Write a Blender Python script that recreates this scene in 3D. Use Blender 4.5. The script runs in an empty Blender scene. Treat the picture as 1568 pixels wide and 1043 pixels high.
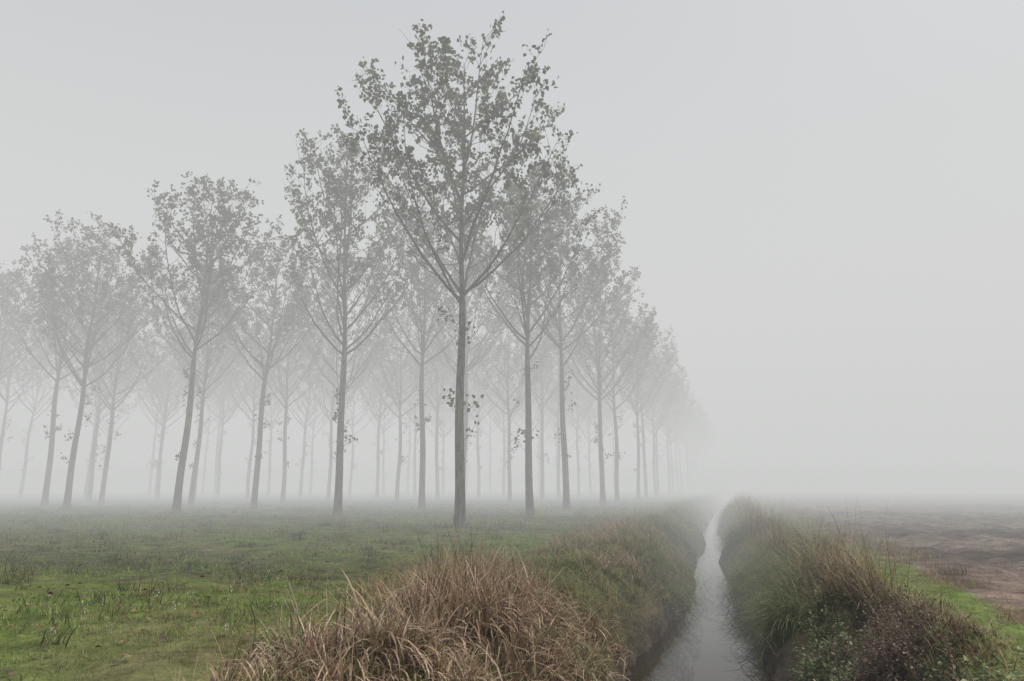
import bpy, math, random
import numpy as np
from mathutils import Vector
R = np.random.default_rng(7)
sc = bpy.context.scene
coll = sc.collection

# ---------------------------------------------------------------- noise
def mk(seed, n=7):
    r = np.random.default_rng(seed)
    return r.uniform(0, 2*np.pi, n), r.uniform(0, 2*np.pi, n), r.uniform(.6, 1.7, n)
_c = {}
def wav(x, y, f, seed):
    if seed not in _c: _c[seed] = mk(seed)
    a, p, k = _c[seed]
    s = np.zeros(np.broadcast(x, y).shape)
    for i in range(len(a)):
        s = s + np.sin((x*np.cos(a[i])+y*np.sin(a[i]))*f*k[i]*2+p[i]+1.3*np.sin(y*f*.7*k[i]+p[i]*2+x*f*.4))
    return s/len(a)*1.6
def sst(a, b, x):
    t = np.clip((x-a)/(b-a), 0, 1); return t*t*(3-2*t)

# ---------------------------------------------------------------- terrain functions (x across ditch, y along it)
def cen(s):
    s = np.asarray(s, float)
    return -.57+.10*(1-sst(10, 16, s))-.034*(np.clip(s, 0, 50)-10.6)+.13*np.sin(s*.40+.6)+.08*np.sin(s*.95)
def hw(s):
    s = np.asarray(s, float)
    return 1.14-.52*sst(9.5, 17, s)+.14*np.sin(s*.8+2.2)*sst(10, 14, s)+.07*np.sin(s*2.1)
def ground(x, y):
    x = np.asarray(x, float); y = np.asarray(y, float)
    d = x-cen(y)
    e = np.abs(d)-hw(y)+.15*wav(x, y, 1.7, 5)+.07*wav(x, y, 4.5, 51)
    wid = 1.5+.3*wav(x*0, y, .35, 6)
    q = np.clip(e/wid, 0, 1)
    prof = np.where(q < .10, q/.10*.30, .30+.70*(1-(1-(q-.10)/.90)**1.7))
    soft = np.clip(e/wid, 0, 1)**.8                      # gentler muddy slope on the near right side
    prof = prof+(soft-prof)*((d > 0)*(1-sst(11, 14, y)))*.7
    z = -1.3+1.3*prof
    z = np.where(e < 0, -1.3-.35*np.clip(-e/.3, 0, 1), z)
    bank = sst(0, .3, e)*(1-sst(1.6, 2.6, e))
    z = z+bank*(.15*wav(x, y, 1.3, 8)+.07*wav(x, y, 4.0, 9))
    fld = sst(1.8, 4, e)
    z = z+fld*(.05*wav(x, y, .35, 10)+.03*wav(x, y, 1.7, 11)+.012*wav(x, y, 5, 12))
    rf = sst(3.4, 4.4, x)
    z = z+rf*(.05*wav(x, y, 3.2, 13)+.03*wav(x, y, 7, 14)+.035*np.sin(x*5+.6*wav(x, y, .6, 15))-.05)*(1-sst(60, 120, y))
    return z

def mesh_obj(name, co, quads=None, tris=None, col=None, mats=(), mi=None, smooth=False):
    me = bpy.data.meshes.new(name)
    quads = np.zeros((0, 4), int) if quads is None else quads
    tris = np.zeros((0, 3), int) if tris is None else tris
    nq, nt = len(quads), len(tris)
    me.vertices.add(len(co)); me.vertices.foreach_set('co', np.asarray(co, np.float32).ravel())
    me.loops.add(nq*4+nt*3)
    me.loops.foreach_set('vertex_index', np.concatenate([quads.ravel(), tris.ravel()]).astype(np.int32))
    me.polygons.add(nq+nt)
    ls = np.concatenate([np.arange(nq)*4, nq*4+np.arange(nt)*3]).astype(np.int32)
    me.polygons.foreach_set('loop_start', ls)
    if mi is not None: me.polygons.foreach_set('material_index', mi.astype(np.int32))
    me.polygons.foreach_set('use_smooth', np.full(nq+nt, smooth))
    if col is not None:
        a = me.attributes.new('Col', 'FLOAT_COLOR', 'POINT')
        c4 = np.ones((len(co), 4), np.float32); c4[:, :3] = np.clip(col, 0, 1)
        a.data.foreach_set('color', c4.ravel())
    me.update(calc_edges=True)
    for m in mats: me.materials.append(m)
    ob = bpy.data.objects.new(name, me); coll.objects.link(ob)
    return ob

# ---------------------------------------------------------------- materials
def nt(name):
    m = bpy.data.materials.new(name); m.use_nodes = True
    t = m.node_tree; t.nodes.clear(); return m, t, t.nodes, t.links
def foliage(name, transl=.35, rough=.6):
    m, t, n, l = nt(name)
    o = n.new('ShaderNodeOutputMaterial'); at = n.new('ShaderNodeAttribute'); at.attribute_name = 'Col'
    d = n.new('ShaderNodeBsdfPrincipled'); d.inputs['Roughness'].default_value = rough
    d.inputs['Specular IOR Level'].default_value = .2
    tr = n.new('ShaderNodeBsdfTranslucent'); mx = n.new('ShaderNodeMixShader'); mx.inputs[0].default_value = transl
    l.new(at.outputs['Color'], d.inputs['Base Color']); l.new(at.outputs['Color'], tr.inputs['Color'])
    l.new(d.outputs[0], mx.inputs[1]); l.new(tr.outputs[0], mx.inputs[2]); l.new(mx.outputs[0], o.inputs['Surface'])
    return m
M_grass = foliage('grass_blade', .3); M_dry = foliage('dry_grass_blade', .15); M_leaf = foliage('poplar_leaf', .3)

def m_ground():
    m, t, n, l = nt('meadow_soil')
    o = n.new('ShaderNodeOutputMaterial'); at = n.new('ShaderNodeAttribute'); at.attribute_name = 'Col'
    d = n.new('ShaderNodeBsdfPrincipled'); d.inputs['Roughness'].default_value = .95
    d.inputs['Specular IOR Level'].default_value = .1
    g = n.new('ShaderNodeNewGeometry')
    a = n.new('ShaderNodeTexNoise'); a.inputs['Scale'].default_value = 1.6; a.inputs['Detail'].default_value = 9; a.inputs['Roughness'].default_value = .75
    l.new(g.outputs['Position'], a.inputs['Vector'])
    mr = n.new('ShaderNodeMapRange'); mr.inputs[1].default_value = .32; mr.inputs[2].default_value = .68
    mr.inputs[3].default_value = .3; mr.inputs[4].default_value = 1.65
    l.new(a.outputs[0], mr.inputs[0])
    vm = n.new('ShaderNodeVectorMath'); vm.operation = 'SCALE'
    l.new(at.outputs['Color'], vm.inputs[0]); l.new(mr.outputs[0], vm.inputs['Scale'])
    l.new(vm.outputs[0], d.inputs['Base Color'])
    b = n.new('ShaderNodeTexNoise'); b.inputs['Scale'].default_value = 9; b.inputs['Detail'].default_value = 8
    l.new(g.outputs['Position'], b.inputs['Vector'])
    bp = n.new('ShaderNodeBump'); bp.inputs['Strength'].default_value = .9; bp.inputs['Distance'].default_value = .1
    l.new(b.outputs[0], bp.inputs['Height']); l.new(bp.outputs[0], d.inputs['Normal'])
    l.new(d.outputs[0], o.inputs['Surface']); return m
def m_bark():
    m, t, n, l = nt('poplar_bark')
    o = n.new('ShaderNodeOutputMaterial'); d = n.new('ShaderNodeBsdfPrincipled'); d.inputs['Roughness'].default_value = .9
    d.inputs['Specular IOR Level'].default_value = .15
    tc = n.new('ShaderNodeTexCoord'); mp = n.new('ShaderNodeMapping'); mp.inputs['Scale'].default_value = (9, 9, 1.6)
    l.new(tc.outputs['Object'], mp.inputs[0])
    a = n.new('ShaderNodeTexNoise'); a.inputs['Scale'].default_value = 1.5; a.inputs['Detail'].default_value = 7; a.inputs['Roughness'].default_value = .7
    l.new(mp.outputs[0], a.inputs['Vector'])
    r = n.new('ShaderNodeValToRGB'); r.color_ramp.elements[0].position = .38; r.color_ramp.elements[1].position = .62
    r.color_ramp.elements[0].color = (.026, .022, .016, 1); r.color_ramp.elements[1].color = (.23, .205, .15, 1)
    l.new(a.outputs[0], r.inputs[0]); l.new(r.outputs[0], d.inputs['Base Color'])
    bp = n.new('ShaderNodeBump'); bp.inputs['Strength'].default_value = .8; bp.inputs['Distance'].default_value = .05
    l.new(a.outputs[0], bp.inputs['Height']); l.new(bp.outputs[0], d.inputs['Normal'])
    l.new(d.outputs[0], o.inputs['Surface']); return m
def m_water():
    m, t, n, l = nt('ditch_water')
    o = n.new('ShaderNodeOutputMaterial'); d = n.new('ShaderNodeBsdfPrincipled')
    d.inputs['Base Color'].default_value = (.03, .024, .018, 1); d.inputs['Roughness'].default_value = .0
    d.inputs['IOR'].default_value = 1.33; d.inputs['Specular IOR Level'].default_value = .5
    g = n.new('ShaderNodeNewGeometry'); a = n.new('ShaderNodeTexNoise'); a.inputs['Scale'].default_value = 2.5; a.inputs['Detail'].default_value = 2
    l.new(g.outputs['Position'], a.inputs['Vector'])
    bp = n.new('ShaderNodeBump'); bp.inputs['Strength'].default_value = .03; bp.inputs['Distance'].default_value = .01
    l.new(a.outputs[0], bp.inputs['Height']); l.new(bp.outputs[0], d.inputs['Normal'])
    l.new(d.outputs[0], o.inputs['Surface']); return m
M_ground, M_bark, M_water = m_ground(), m_bark(), m_water()

# ---------------------------------------------------------------- ground sheet
def axis(lo, hi, dlo, dhi, st, grow):
    a = list(np.arange(dlo, dhi+1e-6, st)); d = st; x = a[-1]
    while x < hi: d *= grow; x += d; a.append(x)
    d = st; x = a[0]; b = []
    while x > lo: d *= grow; x -= d; b.append(x)
    return np.array(b[::-1]+a)
tx = axis(-700, 700, -5.5, 12, .09, 1.06); sy = axis(-120, 900, 3, 30, .13, 1.04)
X, Y = np.meshgrid(tx, sy); Zg = ground(X, Y)
def zone(x, y, z):
    sh = x.shape+(1,)
    def c(*v): return np.array(v)
    n1 = wav(x, y, .5, 21).reshape(sh); n2 = wav(x, y, 2.3, 22).reshape(sh); n3 = wav(x*.35, y, .33, 23).reshape(sh)
    green = c(.12, .17, .04); olive = c(.16, .155, .07); soil = c(.12, .088, .06); mud = c(.085, .07, .056)
    m = green+(olive-green)*np.clip(.45+.5*n1+.3*n2, 0, 1)
    m = m+(c(.085, .09, .045)-m)*np.clip(n3*1.2+.3*n2-.1, 0, .85)
    fl = wav(x, y*.25, 1.6, 27).reshape(sh)
    field = c(.24, .185, .15)+(c(.10, .078, .062)-c(.24, .185, .15))*np.clip(.45+.5*n3+.3*n2+.6*fl, 0, 1)
    field = field+(c(.12, .14, .06)-field)*np.clip(n1*1.1-.45, 0, .7)
    strip = c(.15, .21, .055)+(olive-c(.15, .21, .055))*np.clip(.3+.5*n2+sst(13, 24, y).reshape(sh), 0, 1)
    xx = (x+.15*wav(x, y, 1.2, 24)).reshape(sh)
    k = sst(1.5, 2.0, xx); m = m+(strip-m)*k
    k = sst(2.75, 3.1, xx); m = m+(field-m)*k
    zz = z.reshape(sh)
    k = 1-sst(-.6, -.12, zz+.08*n2); m = m+(soil-m)*k*.8
    k = 1-sst(-1.15, -.75, zz+.1*n2); m = m+(mud-m)*k
    return m
gi = np.arange(X.size).reshape(X.shape)
q = np.stack([gi[:-1, :-1], gi[:-1, 1:], gi[1:, 1:], gi[1:, :-1]], -1).reshape(-1, 4)
mesh_obj('ground', np.stack([X, Y, Zg], -1).reshape(-1, 3), q, col=zone(X, Y, Zg).reshape(-1, 3), mats=[M_ground], smooth=True)

# water
ys = np.concatenate([np.arange(-60, 60, .5), np.arange(60, 500, 4.)])
L = np.stack([cen(ys)-1.8, ys, np.full_like(ys, -1.2)], -1); Rr = L.copy(); Rr[:, 0] += 3.6
co = np.concatenate([L, Rr]); k = len(ys); i = np.arange(k-1)
mesh_obj('ditch_water', co, np.stack([i, i+k, i+k+1, i+1], -1), mats=[M_water])

# ---------------------------------------------------------------- blades
def blades(base, az, Ln, W, lean, curl, col, seg=3, tip=None):
    N = len(base); p = base.copy(); lv = []
    side = np.stack([-np.sin(az), np.cos(az), np.zeros(N)], -1)
    for i in range(seg+1):
        f = i/seg
        w = W*(1-.75*f**1.5)*.5
        if i < seg: lv += [p-side*w[:, None], p+side*w[:, None]]
        else: lv += [p.copy()]
        th = lean+curl*(f+.5/seg)
        st = (Ln/seg)[:, None]*np.stack([np.sin(th)*np.cos(az), np.sin(th)*np.sin(az), np.cos(th)], -1)
        p = p+st
    nv = 2*seg+1
    co = np.stack(lv, 1).reshape(-1, 3)
    o = np.arange(N)*nv
    qs = [np.stack([o+2*i, o+2*i+1, o+2*i+3, o+2*i+2], -1) for i in range(seg-1)]
    qs = np.concatenate(qs) if qs else np.zeros((0, 4), int)
    tr = np.stack([o+2*seg-2, o+2*seg-1, o+2*seg], -1)
    c = np.repeat(col[:, None, :], nv, 1)
    if tip is not None:
        g = (np.arange(nv)//2/seg)[None, :, None]**1.5
        c = c*(1-g)+tip[:, None, :]*g
    return co, qs, tr, c.reshape(-1, 3)
def merge(parts):
    off = 0; C = []; Q = []; T = []; K = []
    for co, q, t, c in parts:
        C.append(co); Q.append(q+off); T.append(t+off); K.append(c); off += len(co)
    return np.concatenate(C), np.concatenate(Q), np.concatenate(T), np.concatenate(K)
def put(name, parts, mat):
    co, q, t, c = merge(parts); return mesh_obj(name, co, q, t, c, [mat])
def pick(pal, N, jit=.18):
    pal = np.array(pal); c = pal[R.integers(0, len(pal), N)]
    return c*(1+R.normal(0, jit, (N, 1)))*(1+R.normal(0, .05, (N, 3)))
YAW = math.radians(18)
def polar(N, r0, r1, a0, a1, pw):
    u = R.random(N); r = (r0**pw+u*(r1**pw-r0**pw))**(1/pw)
    a = np.radians(R.uniform(a0, a1, N))-YAW
    return r*np.sin(a), r*np.cos(a), r
def onz(x, y, dz=-.02): return np.stack([x, y, ground(x, y)+dz], -1)

# meadow grass on the left
x, y, r = polar(330000, 3.2, 65, -48, 20, .75)
k = (x < cen(y)-hw(y)-1.5); x, y, r = x[k], y[k], r[k]
dens = .45+.6*wav(x, y, 1.0, 31)+.3*wav(x, y, 3.4, 32)
k = R.random(len(x)) < np.clip(dens+.3, .1, 1); x, y, r = x[k], y[k], r[k]
N = len(x); hh = np.clip(.6+.55*wav(x, y, .9, 33)+.45*wav(x, y, 3.1, 34), .2, 2.)
far = 1+np.clip(r-8, 0, 60)*.055
gcol = pick([(.26, .42, .065), (.21, .34, .06), (.33, .44, .11), (.17, .25, .06), (.38, .38, .17)], N)
br = np.clip(wav(x, y, .45, 35)*.8+.3*wav(x, y, 1.9, 36)-.03+.33*sst(8.5, 16, r), 0, .9)[:, None]; gcol = gcol*(1-br)+pick([(.27, .25, .14), (.14, .15, .075), (.2, .22, .1)], N)*br
P = blades(onz(x, y), R.uniform(0, 6.28, N), R.uniform(.06, .15, N)*hh*(1+.1*(far-1)), R.uniform(.004, .009, N)*far, R.uniform(0, .5, N), R.uniform(.2, 1.4, N), gcol, 2)
parts = [P]
x0, y0, r0 = polar(2600, 4, 60, -48, 18, 1.2); k = (x0 < cen(y0)-3) & (wav(x0, y0, .8, 37)+R.normal(0, .3, len(x0)) > 0); x0, y0, r0 = x0[k], y0[k], r0[k]
n = 26; x = np.repeat(x0, n)+R.normal(0, .12, len(x0)*n); y = np.repeat(y0, n)+R.normal(0, .12, len(x0)*n); N = len(x)
pc = np.repeat(pick([(.10, .12, .05), (.19, .24, .08), (.24, .20, .10), (.075, .08, .04), (.16, .12, .07)], len(x0)), n, 0)
parts.append(blades(onz(x, y), R.uniform(0, 6.28, N), R.uniform(.08, .26, N)*np.repeat(R.uniform(.6, 1.4, len(x0)), n), R.uniform(.006, .014, N)*(1+np.repeat(r0, n)*.03), R.uniform(.1, .9, N), R.uniform(.3, 1.3, N), pc*(1+R.normal(0, .15, (N, 1))), 3))
put('meadow_grass', parts, M_grass)
# fallen poplar leaves
x, y, r = polar(8000, 7, 55, -46, 16, 1.2); k = x < cen(y)-3.2; x, y = x[k], y[k]; N = len(x); b = onz(x, y, .03); b[:, 2] += R.uniform(0, .05, N)
put('fallen_leaves', [blades(b, R.uniform(0, 6.28, N), R.uniform(.05, .09, N), R.uniform(.05, .08, N), R.uniform(1.0, 1.7, N), R.uniform(-.3, .6, N), pick([(.13, .09, .05), (.2, .14, .07), (.08, .06, .04), (.22, .17, .09)], N), 2)], M_dry)

def tufts(cx, cy, n, spread, L, W, lean, curl, pal, tip=None, seg=4, azb=None, scl=None, jit=.25):
    m = len(cx)*n; x = np.repeat(cx, n)+R.normal(0, spread, m); y = np.repeat(cy, n)+R.normal(0, spread, m)
    sc_ = np.repeat(R.uniform(.55, 1.25, len(cx))*(1 if scl is None else scl), n)
    az = R.uniform(0, 6.28, m)
    if azb is not None: az = azb+R.normal(0, 1.1, m)
    c = np.repeat(pick(pal, len(cx), .25), n, 0)*.5+pick(pal, m, jit)*.5
    return blades(onz(x, y), az, R.uniform(*L, m)*sc_, R.uniform(*W, m), R.uniform(*lean, m), R.uniform(*curl, m), c, seg, None if tip is None else pick(tip, m))
TAN = [(.46, .34, .22), (.34, .23, .14), (.60, .48, .34), (.20, .13, .085), (.40, .27, .17)]
OLV = [(.26, .28, .10), (.33, .31, .14), (.20, .23, .08), (.40, .35, .20)]
GRN = [(.16, .25, .075), (.12, .18, .07), (.22, .29, .11)]
DRK = [(.07, .045, .03), (.12, .08, .048)]
# foreground dry reed bank
n = 380; cy = R.uniform(4.2, 10.8, n); cx = -2.85+R.normal(0, .62, n)-.12*(8-cy)*R.random(n); k = (cx > -4.4+.25*np.clip(6.5-cy, 0, 3)) & (cx < cen(cy)-hw(cy)-.12); cx, cy = cx[k], cy[k]
hsc = .60+.85*np.exp(-((cx+3.0)/.8)**2-((cy-7.4)/1.4)**2)+.42*wav(cx, cy, 1.9, 61); hsc = np.clip(hsc, .32, 1.6)
put('dry_reed_clump', [tufts(cx, cy, 26, .09, (.3, .68), (.012, .030), (.05, .8), (.6, 3.0), TAN, [(.62, .5, .36), (.30, .21, .14)], 5, scl=hsc, jit=.45),
   tufts(cx[::2], cy[::2], 14, .10, (.45, .9), (.005, .009), (.0, .45), (.1, .8), TAN+DRK, scl=hsc[::2]),
   tufts(cx, cy, 18, .12, (.2, .55), (.01, .02), (.1, 1.1), (.4, 2.), DRK+DRK+TAN[3:4], scl=hsc),
   tufts(cx[::3], cy[::3], 26, .12, (.25, .5), (.006, .012), (.05, .7), (.4, 1.5), GRN+OLV)], M_dry)
# left bank grasses
def lb(n, y0, y1, pw, a, b): cy = y0+R.random(n)**pw*(y1-y0); return cen(cy)-hw(cy)-R.uniform(a, b, n), cy
cx, cy = lb(2100, 8.0, 83, 1.7, .2, 2.9); s_ = np.clip(.9+.7*wav(cx, cy, 1.1, 62), .35, 1.8)
ps = [tufts(cx, cy, 28, .12, (.12, .34), (.006, .014), (.1, .8), (.4, 1.8), OLV+GRN+[(.38, .3, .2)], scl=s_)]
cx, cy = lb(520, 10.5, 60, 1.5, .0, 1.4); k = wav(cx, cy, .7, 63) > -.05; cx, cy = cx[k], cy[k]
ps.append(tufts(cx, cy, 44, .14, (.4, 1.0), (.008, .017), (.3, 1.), (.9, 2.6), GRN+OLV, azb=0.))
cx, cy = lb(380, 7.5, 30, 1.3, .3, 3.4); k = wav(cx, cy, .8, 64) > -.35; cx, cy = cx[k], cy[k]
ps.append(tufts(cx, cy, 34, .12, (.25, .7), (.008, .018), (.1, .8), (.4, 2.2), TAN+OLV[:2], jit=.35))
cx, cy = lb(260, 8, 30, 1.3, .3, 2.6)
ps.append(tufts(cx, cy, 20, .15, (.15, .4), (.01, .02), (.2, 1.), (.4, 2.), DRK))
put('ditch_bank_grass', ps, M_grass)
# right bank
def rb(n, y0, y1, pw, a, b):
    cy = y0+R.random(n)**pw*(y1-y0); a = a+.6*(1-sst(10.5, 13, cy)); return cen(cy)+hw(cy)+a+R.random(n)*(b-a), cy
cx, cy = rb(1300, 6.5, 82, 1.6, .15, 1.55); s_ = np.clip(.9+.6*wav(cx, cy, 1.1, 65), .4, 1.7)
ps = [tufts(cx, cy, 30, .11, (.15, .38), (.006, .014), (.1, .8), (.4, 1.8), OLV+GRN+TAN, scl=s_)]
cx, cy = rb(460, 12.0, 60, 1.5, .0, 1.1); k = wav(cx, cy, .7, 66) > -.1; cx, cy = cx[k], cy[k]
ps.append(tufts(cx, cy, 44, .14, (.45, 1.1), (.009, .018), (.2, .9), (.9, 2.5), GRN+OLV, azb=3.14))
cx, cy = rb(260, 8, 30, 1.3, .3, 1.4)
ps.append(tufts(cx, cy, 20, .13, (.15, .4), (.01, .02), (.2, 1.), (.4, 2.), DRK))
put('ditch_bank_grass', ps, M_grass)
cx, cy = rb(270, 10.6, 57, 1.6, .5, 1.45); s_ = np.clip(1+.5*wav(cx, cy, .9, 67), .5, 1.5)
put('tall_dry_grass', [tufts(cx, cy, 26, .12, (.35, .95), (.007, .015), (.02, .5), (.2, 1.9), TAN[:2]+TAN[3:]+DRK+OLV[:3], [(.5, .41, .3), (.25, .2, .12)], jit=.4, scl=s_),
    tufts(cx[::2], cy[::2], 5, .12, (.8, 1.35), (.005, .009), (.02, .25), (.1, .6), TAN+DRK, [(.5, .4, .3)])], M_dry)

# leafy weeds / bush
def bush(cx, cy, n, L, leafn, leafL, pal, spal, spread=.16, lean=(0, .55)):
    m = len(cx)*n; x = np.repeat(cx, n)+R.normal(0, spread, m); y = np.repeat(cy, n)+R.normal(0, spread, m)
    b = onz(x, y); az = R.uniform(0, 6.28, m); Ls = R.uniform(*L, m)*np.repeat(R.uniform(.7, 1.2, len(cx)), n); le = R.uniform(*lean, m); cu = R.uniform(.1, .6, m)
    st = blades(b, az, Ls, np.full(m, .007), le, cu, pick(spal, m), 3)
    f = R.uniform(.2, 1.02, (m, leafn)); th = le[:, None]+cu[:, None]*f*.5
    d = np.stack([np.sin(th)*np.cos(az)[:, None], np.sin(th)*np.sin(az)[:, None], np.cos(th)], -1)
    p = b[:, None]+d*(f*Ls[:, None])[..., None]+R.normal(0, .025, (m, leafn, 3)); p = p.reshape(-1, 3); k = len(p)
    lf = blades(p, R.uniform(0, 6.28, k), R.uniform(*leafL, k), R.uniform(.35, .6, k)*leafL[1], R.uniform(.5, 1.8, k), R.uniform(0, 1, k), pick(pal, k, .25), 2)
    return [st, lf]
n = 26; cx = R.normal(1.33, .17, n); cy = R.normal(8.3, .75, n)
put('dead_bramble_bush', bush(cx, cy, 28, (.3, .74), 12, (.02, .042), [(.08, .052, .045), (.12, .075, .06), (.05, .04, .034), (.28, .2, .15)], [(.09, .06, .05), (.24, .17, .12)], .14), M_dry)
cx = np.concatenate([R.normal(.98, .12, 24), R.normal(1.9, .2, 14)]); cy = np.concatenate([R.normal(9.0, 1.1, 24), R.normal(6.3, .5, 14)])
put('green_weeds', bush(cx, cy, 22, (.12, .38), 15, (.03, .07), [(.17, .24, .10), (.27, .34, .15), (.13, .17, .08), (.34, .37, .2)], [(.2, .23, .09)]), M_grass)
n = 60; cy = 9.5+R.random(n)*18; cx = cen(cy)+hw(cy)+R.uniform(.7, 1.4, n)
put('dead_bramble_bush', bush(cx, cy, 24, (.2, .55), 12, (.025, .05), [(.10, .07, .055), (.18, .13, .09), (.14, .16, .07)], [(.16, .12, .08)]), M_dry)
# verge + field
x, y, r = polar(150000, 5, 80, 12, 58, .8); k = (x > 1.4); x, y, r = x[k], y[k], r[k]
xx = x+.15*wav(x, y, 1.2, 24); strip = (xx < 2.85)
k = strip | (R.random(len(x)) < np.clip(.3+.5*wav(x, y, 1.1, 41), .03, .9)); x, y, r, strip = x[k], y[k], r[k], strip[k]
N = len(x); c = pick([(.36, .29, .22), (.26, .2, .15), (.18, .135, .1), (.22, .23, .11)], N)
ng = int(strip.sum()); g1 = pick([(.25, .41, .07), (.2, .32, .065), (.31, .38, .12)], ng); g2 = pick([(.26, .26, .12), (.33, .27, .17)], ng)
kk = np.clip(.1+.4*wav(x[strip], y[strip], 1.5, 42)+sst(12, 24, y[strip]), 0, 1)[:, None]; c[strip] = g1*(1-kk)+g2*kk
Ls = R.uniform(.03, .09, N)
ps = [blades(onz(x, y), R.uniform(0, 6.28, N), Ls, R.uniform(.005, .011, N)*(1+np.clip(r-8, 0, 60)*.05), R.uniform(0, .9, N), R.uniform(.1, 1.2, N), c, 2)]
n = 420; cy = 6+R.random(n)**1.4*50; cx = 3.1+R.normal(0, .3, n)+.15*wav(cy*0+3, cy, 1.2, 24); k = wav(cx, cy, .6, 44) > -.4; cx, cy = cx[k], cy[k]
ps.append(tufts(cx, cy, 24, .12, (.08, .26), (.006, .012), (.1, .8), (.3, 1.6), TAN+OLV+DRK))
put('field_stubble', ps, M_grass)

# seed-head stalks in the meadow
def stalk(x, y, h, n):
    xs = x+R.normal(0, .09, n); ys_ = y+R.normal(0, .09, n); b = onz(xs, ys_); az = R.uniform(0, 6.28, n)
    Ls = R.uniform(.45, 1, n)*h; le = R.uniform(0, .2, n); cu = R.uniform(.1, .5, n)
    st = blades(b, az, Ls, np.full(n, .005), le, cu, pick([(.24, .22, .12), (.32, .27, .17)], n), 4)
    k = 24; f = np.clip(R.normal(.95, .05, (n, k)), .4, 1.03); th = le[:, None]+cu[:, None]*f*.55
    d = np.stack([np.sin(th)*np.cos(az)[:, None], np.sin(th)*np.sin(az)[:, None], np.cos(th)], -1)
    p = (b[:, None]+d*(f*Ls[:, None])[..., None]+R.normal(0, .016, (n, k, 3))).reshape(-1, 3); m = len(p)
    lf = blades(p, R.uniform(0, 6.28, m), R.uniform(.015, .035, m), R.uniform(.005, .011, m), R.uniform(0, 2.5, m), R.uniform(0, 1, m), pick([(.6, .57, .48), (.42, .38, .28), (.26, .25, .15)], m), 2)
    put('seed_head_weed', [st, lf], M_dry)
for (a, rr, h, n) in [(-26, 6.7, .62, 2), (-21.5, 7.0, .6, 3), (-29, 7.3, .6, 2), (-16, 7.8, .7, 3), (-13, 8.6, .6, 2), (-32, 7.6, .5, 2), (-18.5, 8.6, .5, 3)]:
    A = math.radians(a)-YAW; stalk(rr*math.sin(A), rr*math.cos(A), h, n)

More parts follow.
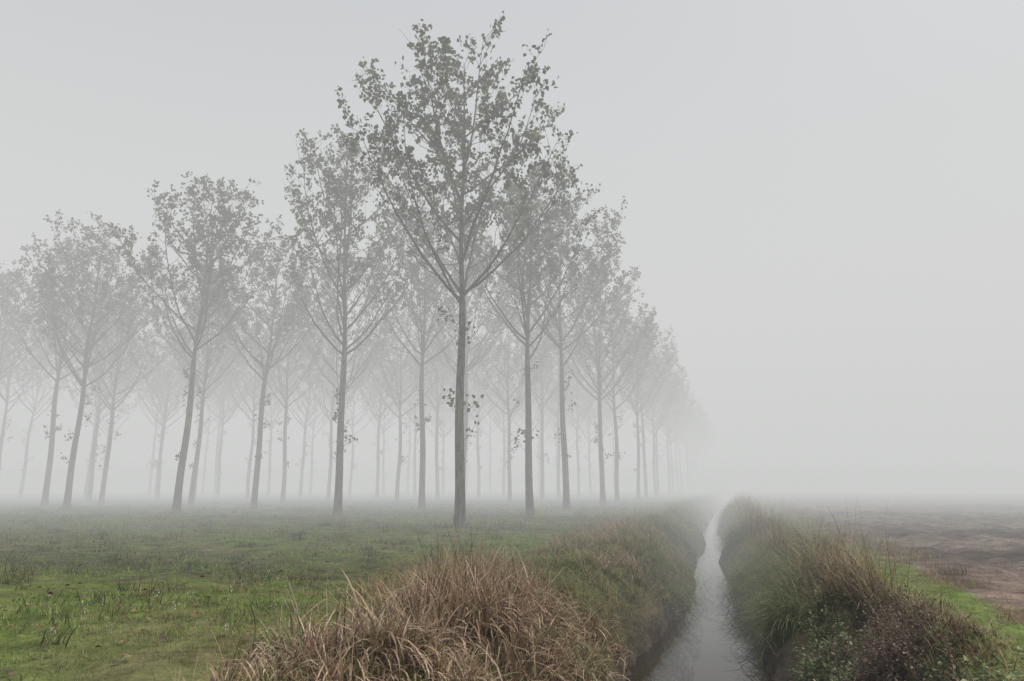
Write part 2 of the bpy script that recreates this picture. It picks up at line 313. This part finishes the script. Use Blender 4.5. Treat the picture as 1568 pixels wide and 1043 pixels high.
# ---------------------------------------------------------------- poplars
def poplar_mesh(name, seed, H=20.6, fork=8.7, dens=1., spread=1., lean=1.):
    r = np.random.default_rng(seed); V = []; Q = []; MI = []; K = []; off = [0]
    def tube(path, rad, sides):
        t = np.gradient(path, axis=0); t /= np.linalg.norm(t, axis=1)[:, None]+1e-9
        ref = np.array([.93, .31, .2]); a = np.cross(t, ref); a /= np.linalg.norm(a, axis=1)[:, None]+1e-9; b = np.cross(t, a)
        an = np.arange(sides)/sides*2*np.pi
        ring = path[:, None]+rad[:, None, None]*(np.cos(an)[None, :, None]*a[:, None]+np.sin(an)[None, :, None]*b[:, None])
        k = len(path); o = off[0]; V.append(ring.reshape(-1, 3)); K.append(np.full((k*sides, 3), .1))
        i = np.arange(k-1)[:, None]*sides; j = np.arange(sides)[None]; j2 = (j+1) % sides
        q = np.stack([o+i+j, o+i+j2, o+i+sides+j2, o+i+sides+j], -1).reshape(-1, 4); Q.append(q); MI.append(np.zeros(len(q), int)); off[0] += k*sides
    leafp = []
    def path(p, az, th0, th1, Ln, k, wob=.05):
        pts = [np.array(p, float)]; a = az
        for i in range(k):
            f = (i+.5)/k; th = th0+(th1-th0)*f**.7+r.normal(0, wob); a += r.normal(0, wob*1.4)
            pts.append(pts[-1]+Ln/k*np.array([math.sin(th)*math.cos(a), math.sin(th)*math.sin(a), math.cos(th)]))
        return np.array(pts)
    k = 24; zs = np.linspace(-.3, H-.9, k); ph = r.uniform(0, 6.28, 4); am = r.uniform(.05, .16, 2)*lean
    bx = am[0]*np.sin(zs*.28+ph[0])+.04*np.sin(zs*.9+ph[1]); by = am[1]*np.sin(zs*.25+ph[2])+.04*np.sin(zs*.8+ph[3])
    bx -= bx[0]; by -= by[0]
    lx, ly = r.normal(0, .012, 2)*lean; bx = bx+lx*zs; by = by+ly*zs
    tp = np.stack([bx, by, zs], -1)
    tr = np.where(zs < fork, .195-.065*zs/fork, .105*np.clip(1-(zs-fork)/(H-fork), 0.04, 1)**.9)
    tr[0] = .30; tr[1] = np.maximum(tr[1], .205)
    tp = np.insert(tp, 1, tp[0]+(tp[1]-tp[0])*.5, 0); tr = np.insert(tr, 1, .24)
    tube(tp, tr, 12)
    def at(z): return np.array([np.interp(z, tp[:, 2], tp[:, 0]), np.interp(z, tp[:, 2], tp[:, 1]), z])
    nl = 24; hs = np.concatenate([fork+r.uniform(-.35, 1.1, 7), fork+(H-fork)*(.09+.80*(np.arange(nl-7)+r.random(nl-7))/(nl-7))])
    az = r.uniform(0, 6.28); limbs = []
    for i, z in enumerate(hs):
        az += 2.4+r.normal(0, .3); f = np.clip((z-fork)/(H-fork), 0, 1)
        Ln = (6.9*(1-f)**.55+1.0)*r.uniform(.85, 1.08); Ln = min(Ln, (H-1.0-z)*1.12)
        th0 = math.radians(r.uniform(46, 62)); th1 = math.radians(r.uniform(6, 26)+20*f)*spread
        Ln = min(Ln, (H-1.0-z)/max(.3, math.cos((th0+2*th1)/3)))
        limbs.append((path(at(z), az, th0, th1, Ln, 10, .06), Ln, az))
    twigs = []
    for P_, Ln, a0 in limbs:
        r0 = .0095*Ln**.85+.008; tube(P_, np.linspace(r0, .006, len(P_)), 5)
        ns = int(Ln*1.9)+3
        for j in range(ns):
            f = .13+.87*(j+r.random())/ns; q = f*(len(P_)-1); i0 = min(int(q), len(P_)-2); p = P_[i0]+(P_[i0+1]-P_[i0])*(q-i0)
            L2 = (Ln*.30*(1-f)+.9)*r.uniform(.6, 1.25); L2 = min(L2, max(.4, (H-.1-p[2])*1.1))
            twigs.append((path(p, a0+r.uniform(-2.0, 2.0), math.radians(r.uniform(40, 85)), math.radians(r.uniform(5, 45)), L2, 5, .12), L2))
    for j in range(12):
        z = H-.9-r.uniform(.0, 4.); twigs.append((path(at(z), r.uniform(0, 6.28), math.radians(55), math.radians(25), r.uniform(.6, 1.2), 4, .1), 1.1))
    for P_, L2 in twigs:
        tube(P_, np.linspace(.0065+.005*L2, .004, len(P_)), 3)
        n3 = int(L2*2.3)+1
        tw_keep = r.random()
        for j in range(n3):
            f = .3+.7*(j+r.random())/n3; q = f*(len(P_)-1); i0 = min(int(q), len(P_)-2); p = P_[i0]+(P_[i0+1]-P_[i0])*(q-i0)
            T = path(p, r.uniform(0, 6.28), math.radians(r.uniform(20, 95)), math.radians(r.uniform(10, 80)), r.uniform(.25, .6), 3, .2)
            hf = (p[2]-fork)/(H-fork); keep = .11+.82*float(sst(.15, .55, np.array(hf)))
            rad_ = math.hypot(p[0]-at(p[2])[0], p[1]-at(p[2])[1]); keep *= .40+.60*min(1, rad_/2.5+max(0, hf-.7)*3)
            if .5*r.random()+.5*tw_keep < keep*.84*dens:
                tube(T, np.array([.006, .005, .004, .003]), 3)
                m = int(r.uniform(5, 13))
                ff = r.uniform(.15, 1.05, m)*3; i1 = np.clip(ff.astype(int), 0, 2)
                leafp.append(T[i1]+(T[i1+1]-T[i1])*(ff-i1)[:, None]+r.normal(0, .085, (m, 3)))
    for j in range(r.integers(5, 9)):
        z = r.uniform(2.6, fork-.5); T = path(at(z), r.uniform(0, 6.28), 1.1, .5, r.uniform(.4, 1.3), 4, .15); tube(T, np.linspace(.01, .004, 5), 3)
        m = r.integers(5, 22); ff = r.uniform(1.6, 4., m); i1 = np.clip(ff.astype(int), 0, 3)
        leafp.append(T[i1]+(T[i1+1]-T[i1])*(ff-i1)[:, None]+r.normal(0, .13, (m, 3)))
    C = np.concatenate(leafp); N = len(C)
    s = r.uniform(.06, .112, N)
    d = r.normal(0, 1, (N, 3)); d[:, 2] -= .9; d /= np.linalg.norm(d, axis=1)[:, None]
    w = np.cross(d, r.normal(0, 1, (N, 3))); w /= np.linalg.norm(w, axis=1)[:, None]
    v = np.stack([C-d*s[:, None], C+w*s[:, None]*.8-d*s[:, None]*.25, C+d*s[:, None]*1.1, C-w*s[:, None]*.8-d*s[:, None]*.25], 1).reshape(-1, 3)
    o = off[0]+np.arange(N)*4; V.append(v); Q.append(np.stack([o, o+1, o+2, o+3], -1)); MI.append(np.ones(N, int))
    pal = np.array([(.125, .145, .08), (.17, .185, .10), (.095, .11, .06), (.24, .23, .13)])
    K.append(np.repeat(pal[r.integers(0, 4, N)]*(1+r.normal(0, .2, (N, 1))), 4, 0))
    print(name, 'leaves', N, 'twigs', len(twigs))
    return mesh_obj(name, np.concatenate(V), np.concatenate(Q), col=np.concatenate(K), mats=[M_bark, M_leaf], mi=np.concatenate(MI), smooth=True)
hero = poplar_mesh('poplar_tree', 111, 19.2, 8.3, 1.14, 1.15, .25)
var = [poplar_mesh('poplar_tree', 200+i, 19.2, 7.9+.25*(i % 4), .86, 1.0) for i in range(7)]
def place(ob, x, y, rot, s, sz=1.):
    ob.location = (x, y, float(ground(x, y))); ob.rotation_euler = (0, 0, rot); ob.scale = (s, s, s*sz)
place(hero, -9.5, 23.2, .4, 1.)
spots = [(-18.4, 29.5, 1.), (-9.5, 32.1, .98), (-27.8, 29.3, 1.), (-28.6, 36.4, .97), (-38.3, 31.7, .97), (-45.5, 36., 1.0)]
for kx in range(8):
    row = -9.5-9.2*kx
    for j in range(20 if kx == 0 else (9 if kx < 5 else 6)):
        yy = (41. if kx == 0 else 38.5 if kx < 2 else 45.4 if kx == 2 else 40.5)+8.9*j
        if kx > 4: yy = 38+8.9*j
        spots.append((row+R.normal(0, .35), yy+R.normal(0, .45), R.uniform(.92, 1.04)))
used = set()
for i, (x, y, s) in enumerate(spots):
    v = i % 7 if i > 6 else i
    if v not in used: ob = var[v]; used.add(v)
    else:
        ob = bpy.data.objects.new('poplar_tree', var[v].data); coll.objects.link(ob)
    place(ob, x, y, R.uniform(0, 6.28), s, R.uniform(.96, 1.04))
# taller weeds around the trunks
bx_, by_ = [], []
for (x, y, s) in [(-9.5, 23.2, 1)]+spots[:12]:
    for q in range(7): bx_.append(x+R.normal(0, .4)); by_.append(y+R.normal(0, .4))
put('trunk_base_weeds', [tufts(np.array(bx_), np.array(by_), 22, .14, (.15, .4), (.012, .024), (.1, .8), (.3, 1.5), OLV+TAN[:2]+GRN)], M_grass)

# ---------------------------------------------------------------- fog (thin veil everywhere, thicker bank over the plantation, all self-glowing)
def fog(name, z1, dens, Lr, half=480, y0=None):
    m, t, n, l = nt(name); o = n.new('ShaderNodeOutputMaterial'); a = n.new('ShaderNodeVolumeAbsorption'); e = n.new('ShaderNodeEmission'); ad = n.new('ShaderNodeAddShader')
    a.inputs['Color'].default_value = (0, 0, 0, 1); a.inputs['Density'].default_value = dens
    e.inputs['Color'].default_value = (*Lr, 1); e.inputs['Strength'].default_value = dens  # emission stands in for skylight scattered in the fog and lights the scene
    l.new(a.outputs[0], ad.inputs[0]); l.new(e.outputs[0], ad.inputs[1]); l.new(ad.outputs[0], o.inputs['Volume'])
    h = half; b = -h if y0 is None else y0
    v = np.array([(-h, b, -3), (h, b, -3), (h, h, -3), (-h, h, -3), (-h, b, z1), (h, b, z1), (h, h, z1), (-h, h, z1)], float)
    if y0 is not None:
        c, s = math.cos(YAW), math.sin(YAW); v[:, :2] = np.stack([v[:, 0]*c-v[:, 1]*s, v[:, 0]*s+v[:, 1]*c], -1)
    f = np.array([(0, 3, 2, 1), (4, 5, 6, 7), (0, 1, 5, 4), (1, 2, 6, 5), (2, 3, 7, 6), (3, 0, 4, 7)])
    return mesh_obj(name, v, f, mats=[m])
fog('glowing_fog_veil', 75, .0022, (.62, .63, .62), 490)
fog('glowing_fog_bank', 74, .0148, (.68, .687, .68), 480, 11)
FM = (.43, .445, .43)  # darker glow colour imitates the weaker light low in the fog
fog('glowing_ground_mist', 12, .0052, FM, 475, 21)
fog('glowing_ground_mist', 2.8, .0055, FM, 470, 32)

# ---------------------------------------------------------------- world, sun, camera
w = bpy.data.worlds.new('World'); sc.world = w; w.use_nodes = True; n = w.node_tree.nodes; l = w.node_tree.links
bg = n['Background']; sky = n.new('ShaderNodeTexSky'); sky.sky_type = 'NISHITA'; sky.sun_disc = False
EL, RO = math.radians(60), math.radians(70)
sky.sun_elevation = EL; sky.sun_rotation = RO; sky.air_density = 1.; sky.dust_density = 7
l.new(sky.outputs[0], bg.inputs['Color']); bg.inputs['Strength'].default_value = .15
sl = bpy.data.lights.new('sun', 'SUN'); sl.energy = 1.5; sl.angle = math.radians(25); sl.color = (1, .97, .92)
so = bpy.data.objects.new('sun', sl); coll.objects.link(so)
dv = Vector((math.sin(RO)*math.cos(EL), math.cos(RO)*math.cos(EL), math.sin(EL)))
so.rotation_euler = dv.to_track_quat('Z', 'Y').to_euler()
cam = bpy.data.cameras.new('camera'); cam.lens = 24; cam.sensor_width = 36; cam.clip_end = 3000; cam.clip_start = .05
co_ = bpy.data.objects.new('camera', cam); coll.objects.link(co_); co_.location = (0, 0, 1.5)
co_.rotation_euler = (math.radians(90+11.9), 0, YAW); sc.camera = co_
sc.view_settings.view_transform = 'Standard'; sc.view_settings.look = 'None'; sc.view_settings.exposure = 0
